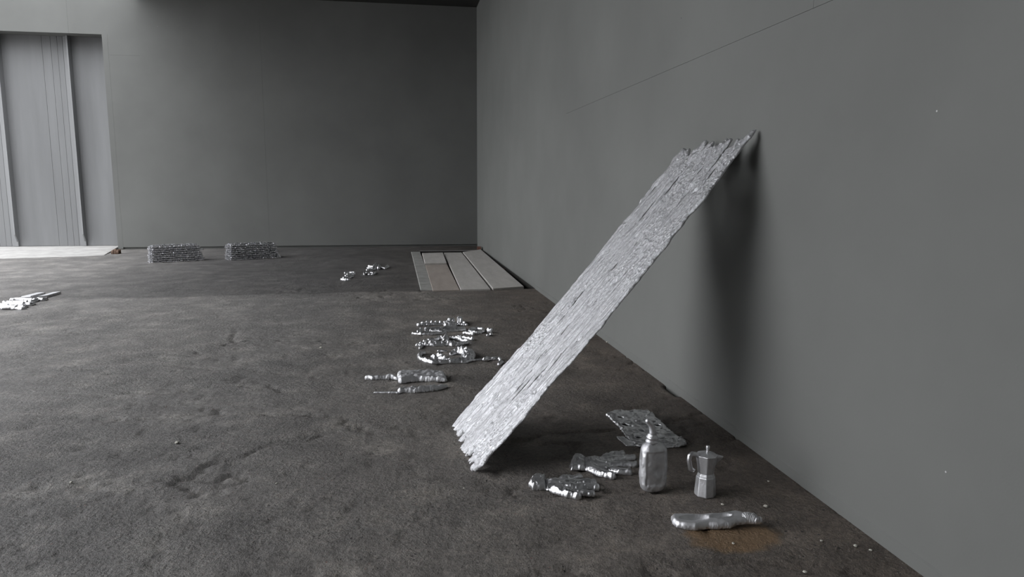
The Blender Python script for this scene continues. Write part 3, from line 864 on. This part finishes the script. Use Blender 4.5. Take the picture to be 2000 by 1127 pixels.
tool('hooked_tool', 'large silver hooked cast curling back on itself, with a long thin tail', 'tool', c5, [
    ('hook', [('c', [(290, 805), (230, 820), (190, 860), (225, 920), (340, 965), (480, 990), (680, 990), (820, 985)], [0.012, 0.014, 0.016, 0.016, 0.018, 0.024, 0.018, 0.014], 0.028),
              ('c', [(820, 985), (1060, 960), (1160, 930)], [0.02, 0.05, 0.05], 0.03)]),
    ('curl', [('c', [(1160, 930), (1190, 860), (1120, 800), (1010, 785), (920, 790), (840, 825)], [0.05, 0.05, 0.045, 0.045, 0.03, 0.018], [0.045, 0.055, 0.05, 0.05, 0.036, 0.026])]),
    ('inner_knuckle', [('c', [(460, 890), (510, 920)], [0.016, 0.02], 0.034), ('c', [(590, 890), (640, 920), (800, 945)], [0.022, 0.03, 0.02], [0.055, 0.04, 0.026])]),
    ('tail', [('c', [(1220, 950), (1310, 935), (1490, 930)], [0.01, 0.009, 0.009], 0.014), ('c', [(1500, 930), (1560, 920), (1800, 920), (1815, 945)], [0.016, 0.013, 0.013, 0.011], 0.024)])], seed=78)
tool('small_scrap', 'small faint sliver behind the hooked cast', 'scrap', c5, [('sliver', [('c', [(600, 755), (740, 762)], [0.018, 0.010], 0.016)])], seed=83)
tool('small_scrap', 'small silver bit under the plank edge at the end of the thin tail', 'scrap', c5, [('bit', [('c', [(1795, 1025), (1850, 985)], [0.016, 0.014], 0.022)])], seed=84)
c6 = CQ(700, 710, 10.526)
br = tool('paintbrush', 'wide silver cast paintbrush, handle to the left, lying above the knife', 'paintbrush', c6, [
    ('handle', [('c', [(185, 262), (300, 268), (500, 262), (680, 255), (790, 275)], [0.018, 0.018, 0.015, 0.017, 0.010], [0.03, 0.028, 0.026, 0.032, 0.022])]),
    ('bristle_head', [('p', [(805, 170), (960, 165), (1400, 165), (1700, 180), (1790, 215), (1820, 310), (1780, 322), (1240, 312), (1060, 330), (890, 355), (820, 345), (800, 270)], 0.03, 0.040)])], z_=0.02, seed=86, noise=0.28, nscale=34, res=0.0038, mat=M_matte)
kn = tool('knife', 'silver cast knife with a thin pointed blade to the left, nearest of the middle tools', 'knife', c6, [
    ('blade', [('c', [(320, 572), (480, 566), (640, 572), (860, 570)], [0.005, 0.013, 0.009, 0.010], 0.010)]),
    ('handle', [('c', [(870, 560), (960, 545), (1250, 540), (1560, 510)], [0.020, 0.030, 0.030, 0.026], 0.034), ('c', [(1560, 510), (1700, 480), (1800, 455)], [0.026, 0.024, 0.014], [0.034, 0.026, 0.018])])], z_=0.012, seed=88, noise=0.25, nscale=50, res=0.0038, mat=M_matte)

# ------------------------------------------------------------------ small casts in front of the pit
c7 = CQ(650, 500, 15.38)
GR = 'small casts in front of the pit'
tops = [((370, 495), (460, 490), 'leftmost tip of the pile'), ((470, 485), (640, 490), 'farthest rod of the pile'), ((440, 540), (650, 520), 'second farthest rod of the pile'),
        ((390, 585), (590, 575), 'middle rod of the pile'), ((440, 620), (600, 605), 'stub on the right of the pile middle'), ((330, 650), (530, 640), 'fourth rod of the pile'), ((260, 690), (340, 700), 'nearest left stub of the pile'), ((390, 705), (500, 705), 'nearest right stub of the pile')]
for k, (a, b_, lb) in enumerate(tops):
    tool('cast_rod', 'silver cast rod, '+lb+' left of the pit', 'rod', c7, [('rod', [('c', [a, b_], [0.017, 0.016], 0.034)])], z_=0.02, res=0.006, seed=110+k, group='pile of cast rods', nscale=30)
tool('work_glove', 'small far silver glove-like cast with three fingers, between rod pile and pit', 'glove', c7, [
    ('hand', [('c', [(1225, 385), (1250, 300)], [0.030, 0.034], 0.036), ('c', [(1260, 280), (1310, 245)], [0.025, 0.022], 0.04)]),
    ('finger', [('c', [(1085, 300), (1210, 310)], [0.020, 0.020], 0.034)]), ('finger', [('c', [(1055, 358), (1190, 362)], [0.018, 0.018], 0.030)]), ('finger', [('c', [(1035, 405), (1190, 400)], [0.020, 0.018], 0.032)])], z_=0.018, res=0.007, seed=130, group=GR, nscale=30)
tool('pipe_fitting', 'silver elbow-shaped fitting nearest the pit, right of the far glove-like cast', 'fitting', c7, [
    ('socket', [('c', [(1370, 375), (1400, 320)], [0.022, 0.032], 0.055)]), ('arm', [('c', [(1450, 340), (1560, 355), (1650, 320)], [0.018, 0.018, 0.025], [0.034, 0.030, 0.05])])], z_=0.02, res=0.007, seed=134, group=GR, nscale=30)
tool('cast_hook', 'tiny silver hook in front of the far glove-like cast, at its left', 'hook', c7, [('hook', [('c', [(940, 540), (945, 505), (1015, 475), (1000, 505)], [0.012, 0.012, 0.014, 0.012], 0.035)])], z_=0.02, res=0.008, seed=136, group=GR)
tool('cast_buckle', 'tiny silver open rectangular buckle beside the tiny hook', 'buckle', c7, [('frame', [('c', [(1075, 480), (1070, 535), (1215, 535), (1220, 485), (1120, 480)], [0.010]*5, 0.024)])], z_=0.02, res=0.008, seed=137, group=GR)
tool('cast_pin', 'tiny silver pin at the right of the buckle', 'pin', c7, [('pin', [('c', [(1260, 520), (1290, 465)], [0.010, 0.012], 0.02)])], z_=0.02, res=0.006, seed=138, group=GR)

# ------------------------------------------------------------------ far left: bars and tools
c8 = CQ(0, 550, 14.286)
for k, (q, lb) in enumerate((([(590, 415), (850, 405), (1265, 292), (1030, 305)], 'flat silver bar left of its twin, behind the tools at far left'),
                             ([(1060, 415), (1310, 385), (1700, 272), (1480, 290)], 'flat silver bar farthest right in the group at far left'))):
    zt = 0.028
    P_ = [np.array(c8(x, y, zt)) for x, y in q]
    cc = sum(P_)/4
    V = []
    for zz_, sh in ((0.0, 0), (zt-0.004, 0), (zt, 0.004)):
        for p_ in P_:
            d = (cc-p_); d /= np.linalg.norm(d); V.append((*(p_+d*sh), zz_))
    Fc = [(3, 2, 1, 0), (8, 9, 10, 11)]
    for r in (0, 4):
        for j in range(4): Fc.append((r+j, r+(j+1) % 4, r+4+(j+1) % 4, r+4+j))
    o = mesh_obj('flat_bar', V, Fc, M_matte, smooth=False, origin=(cc[0], cc[1], 0)); tag(o, lb, 'bar', 'flat bars at far left')
GL = 'cast tools at far left'
tool('spanner', 'silver cast spanner behind the two nearest far-left tools, its jaws at the left', 'tool', c8, [
    ('shaft', [('c', [(200, 562), (400, 552), (740, 552)], [0.016, 0.015, 0.015], 0.028)]), ('head', [('c', [(170, 580), (110, 550)], [0.02, 0.018], 0.03), ('c', [(170, 560), (160, 590)], [0.02, 0.02], 0.03)])], z_=0.02, res=0.009, seed=141, group=GL, nscale=30)
tool('hammer', 'silver cast with a rounded head, directly in front of the two flat bars', 'tool', c8, [
    ('handle', [('c', [(300, 492), (560, 478), (880, 490)], [0.014, 0.018, 0.018], 0.034)]), ('head', [('c', [(870, 535), (960, 520), (1040, 495)], [0.03, 0.03, 0.024], 0.04)]), ('claw', [('c', [(1060, 485), (1190, 490), (1300, 470)], [0.024, 0.022, 0.015], 0.035)])], z_=0.02, res=0.009, seed=144, group=GL, nscale=30)
tool('wrench', 'silver cast wrench in the second row from the front at far left', 'tool', c8, [
    ('shaft', [('c', [(-120, 620), (100, 625), (200, 630)], [0.018, 0.018, 0.022], 0.03), ('c', [(220, 620), (650, 615)], [0.034, 0.030], 0.045)]), ('hook', [('c', [(720, 605), (830, 625), (900, 610), (945, 590)], [0.020, 0.020, 0.018, 0.018], 0.035)])], z_=0.02, res=0.009, seed=148, group=GL, nscale=30)
tool('shears', 'silver cast shears nearest the viewer in the far-left group, running off the frame', 'tool', c8, [
    ('blades', [('c', [(-200, 700), (100, 715), (420, 710)], [0.024, 0.024, 0.024], 0.04), ('c', [(0, 670), (300, 690), (460, 680)], [0.018, 0.018, 0.02], 0.035)]), ('grip', [('c', [(500, 690), (640, 690), (750, 670)], [0.016, 0.018, 0.014], 0.032)]), ('grip', [('c', [(470, 725), (600, 730), (710, 715)], [0.016, 0.018, 0.014], 0.028)])], z_=0.02, res=0.009, seed=151, group=GL, nscale=30)

# ------------------------------------------------------------------ stacked blocks before the back wall
def stack_block(name, p0, p1, h, depth, label, seed):
    """a tapering cast block of many stacked splints; p0->p1 the front base line"""
    rng = np.random.RandomState(seed)
    a = np.array(p0); b = np.array(p1); d = b-a; Ln = np.linalg.norm(d); d /= Ln; nrm = np.array([-d[1], d[0]])
    nl = 8; lh = h/nl
    V = []; Fc = []

    def bar(c0, du, dv, w2, l2, h0, h1):
        n = len(V)
        segs_ = 2
        for s_ in (-1, 1):
            for (q, zz_) in ((-w2, h0), (w2, h0), (w2*1.0, (h0+h1)/2+0.002), (w2*0.8, h1), (-w2*0.8, h1), (-w2, (h0+h1)/2)):
                p_ = c0+du*l2*s_+dv*q + rng.uniform(-0.003, 0.003, 2)
                V.append((p_[0], p_[1], zz_+rng.uniform(-0.003, 0.003)))
        for k in range(6):
            Fc.append((n+k, n+(k+1) % 6, n+6+(k+1) % 6, n+6+k))
        Fc.append(tuple(n+k for k in range(6))[::-1]); Fc.append(tuple(n+6+k for k in range(6)))
    for l in range(nl):
        t = l/(nl-1)
        s0_ = 0.000+0.015*t; s1_ = Ln-0.075*t
        ins = 0.018*t
        z0, z1 = l*lh, (l+1)*lh*1.02
        # core
        cc = a+d*(s0_+s1_)/2+nrm*depth/2
        bar(cc, d, nrm, depth/2-ins-0.030, (s1_-s0_)/2-0.030, z0, z1-0.002)
        # splint ends over both long sides
        x_ = s0_
        while x_ < s1_-0.01:
            w_ = rng.uniform(0.010, 0.030) if l % 2 == 0 else rng.uniform(0.03, 0.09)
            for side in (0, 1):
                out = rng.uniform(-0.004, 0.014)
                cpos = a+d*(x_+w_/2)+nrm*((ins+0.012-out) if side == 0 else (depth-ins-0.012+out))
                hh = rng.uniform(0.45, 0.75)*lh
                z0j = z0+rng.uniform(0, lh*0.2)
                bar(cpos, nrm, d, w_*0.44, 0.028, z0j, z0j+hh)
            x_ += w_
        y_ = ins
        while y_ < depth-ins-0.01:
            w_ = rng.uniform(0.02, 0.05)
            for side in (0, 1):
                out = rng.uniform(-0.003, 0.012)
                cpos = a+nrm*(y_+w_/2)+d*((s0_+0.010-out) if side == 0 else (s1_-0.010+out))
                bar(cpos, d, nrm, w_*0.44, 0.028, z0, z0+rng.uniform(0.5, 0.8)*lh)
            y_ += w_
    # loose splints on top
    for _ in range(26):
        u_ = rng.uniform(0.08, Ln-0.14); v_ = rng.uniform(0.05, depth-0.05)
        bar(a+d*u_+nrm*v_, d, nrm, rng.uniform(0.006, 0.014), rng.uniform(0.02, 0.07), h-0.006, h+rng.uniform(0.004, 0.014))
    V = np.array(V); V[:, 2] = np.maximum(V[:, 2], 0.0)
    o = mesh_obj(name, V, Fc, M_stack, smooth=False, origin=(*((a+b)/2), 0))
    tag(o, label, 'block', 'stacked cast blocks before the back wall')
    return o


M_stack = metal_mat('cast_aluminium_bright', (0.90, 0.90, 0.93), rough=0.28, bump=0.8, scale=50, dist=0.006)
stack_block('splint_block', FL(296, 514)[:2], FL(398, 508.5)[:2], 0.285, 0.24, 'silver block of stacked splints nearer the doorway, left of its twin', 5)
stack_block('splint_block', FL(450, 508.5)[:2], FL(546, 503)[:2], 0.275, 0.26, 'silver block of stacked splints farther right, under the wall joint', 9)

# ------------------------------------------------------------------ loose stone chips
rng = np.random.RandomState(3)
chips = [(1411, 986, 0.006, 'tiny pale chip on the floor just in front of the coffee pot'), (1496, 990, 0.008, 'pale chip right of the coffee pot and above the crushed bottle cap'),
         (1432, 1062, 0.005, 'tiny pale chip at the near edge of the brown stain'), (1501, 941, 0.005, 'pale chip between the coffee pot and the right wall'),
         (1604, 1057, 0.005, 'pale chip left of the pair of chips by the right wall base'), (1671, 1067, 0.006, 'bright white chip nearest the base of the right wall'),
         (1700, 1075, 0.005, 'pale chip just right of the bright white one by the wall'), (1572, 1118, 0.006, 'pale chip at the bottom edge of the frame, right side'),
         (139, 943, 0.007, 'stone chip alone at the lower left of the floor'), (346, 866, 0.010, 'biggest pale chip, on the bare floor at left'),
         (627, 680, 0.010, 'pale chip on the floor left of the hooked cast'), (540, 945, 0.005, 'tiny pale chip below the biggest chip, left of centre'),
         (906, 954, 0.004, 'tiny chip just in front of the foot of the leaning plank'), (1186, 669, 0.010, 'pale crumb at the wall base just right of the plank')]
for k, (px, py, r, lb) in enumerate(chips):
    p_ = FL(px, py)
    bm = bmesh.new(); bmesh.ops.create_icosphere(bm, subdivisions=2, radius=1.0)
    for v in bm.verts:
        v.co = v.co*(1+rng.uniform(-0.22, 0.22)); v.co.x *= r*rng.uniform(1.1, 1.3); v.co.y *= r; v.co.z *= r*0.6
    zmin = min(v.co.z for v in bm.verts)
    for v in bm.verts: v.co.z -= zmin
    me = bpy.data.meshes.new('stone_chip'); bm.to_mesh(me); bm.free(); me.materials.append(M_chip)
    o = bpy.data.objects.new('stone_chip', me); COL.objects.link(o); o.location = (p_[0], p_[1], -0.001); o.rotation_euler = (0, 0, rng.uniform(0, 3))
    tag(o, lb, 'stone', 'loose stone chips')
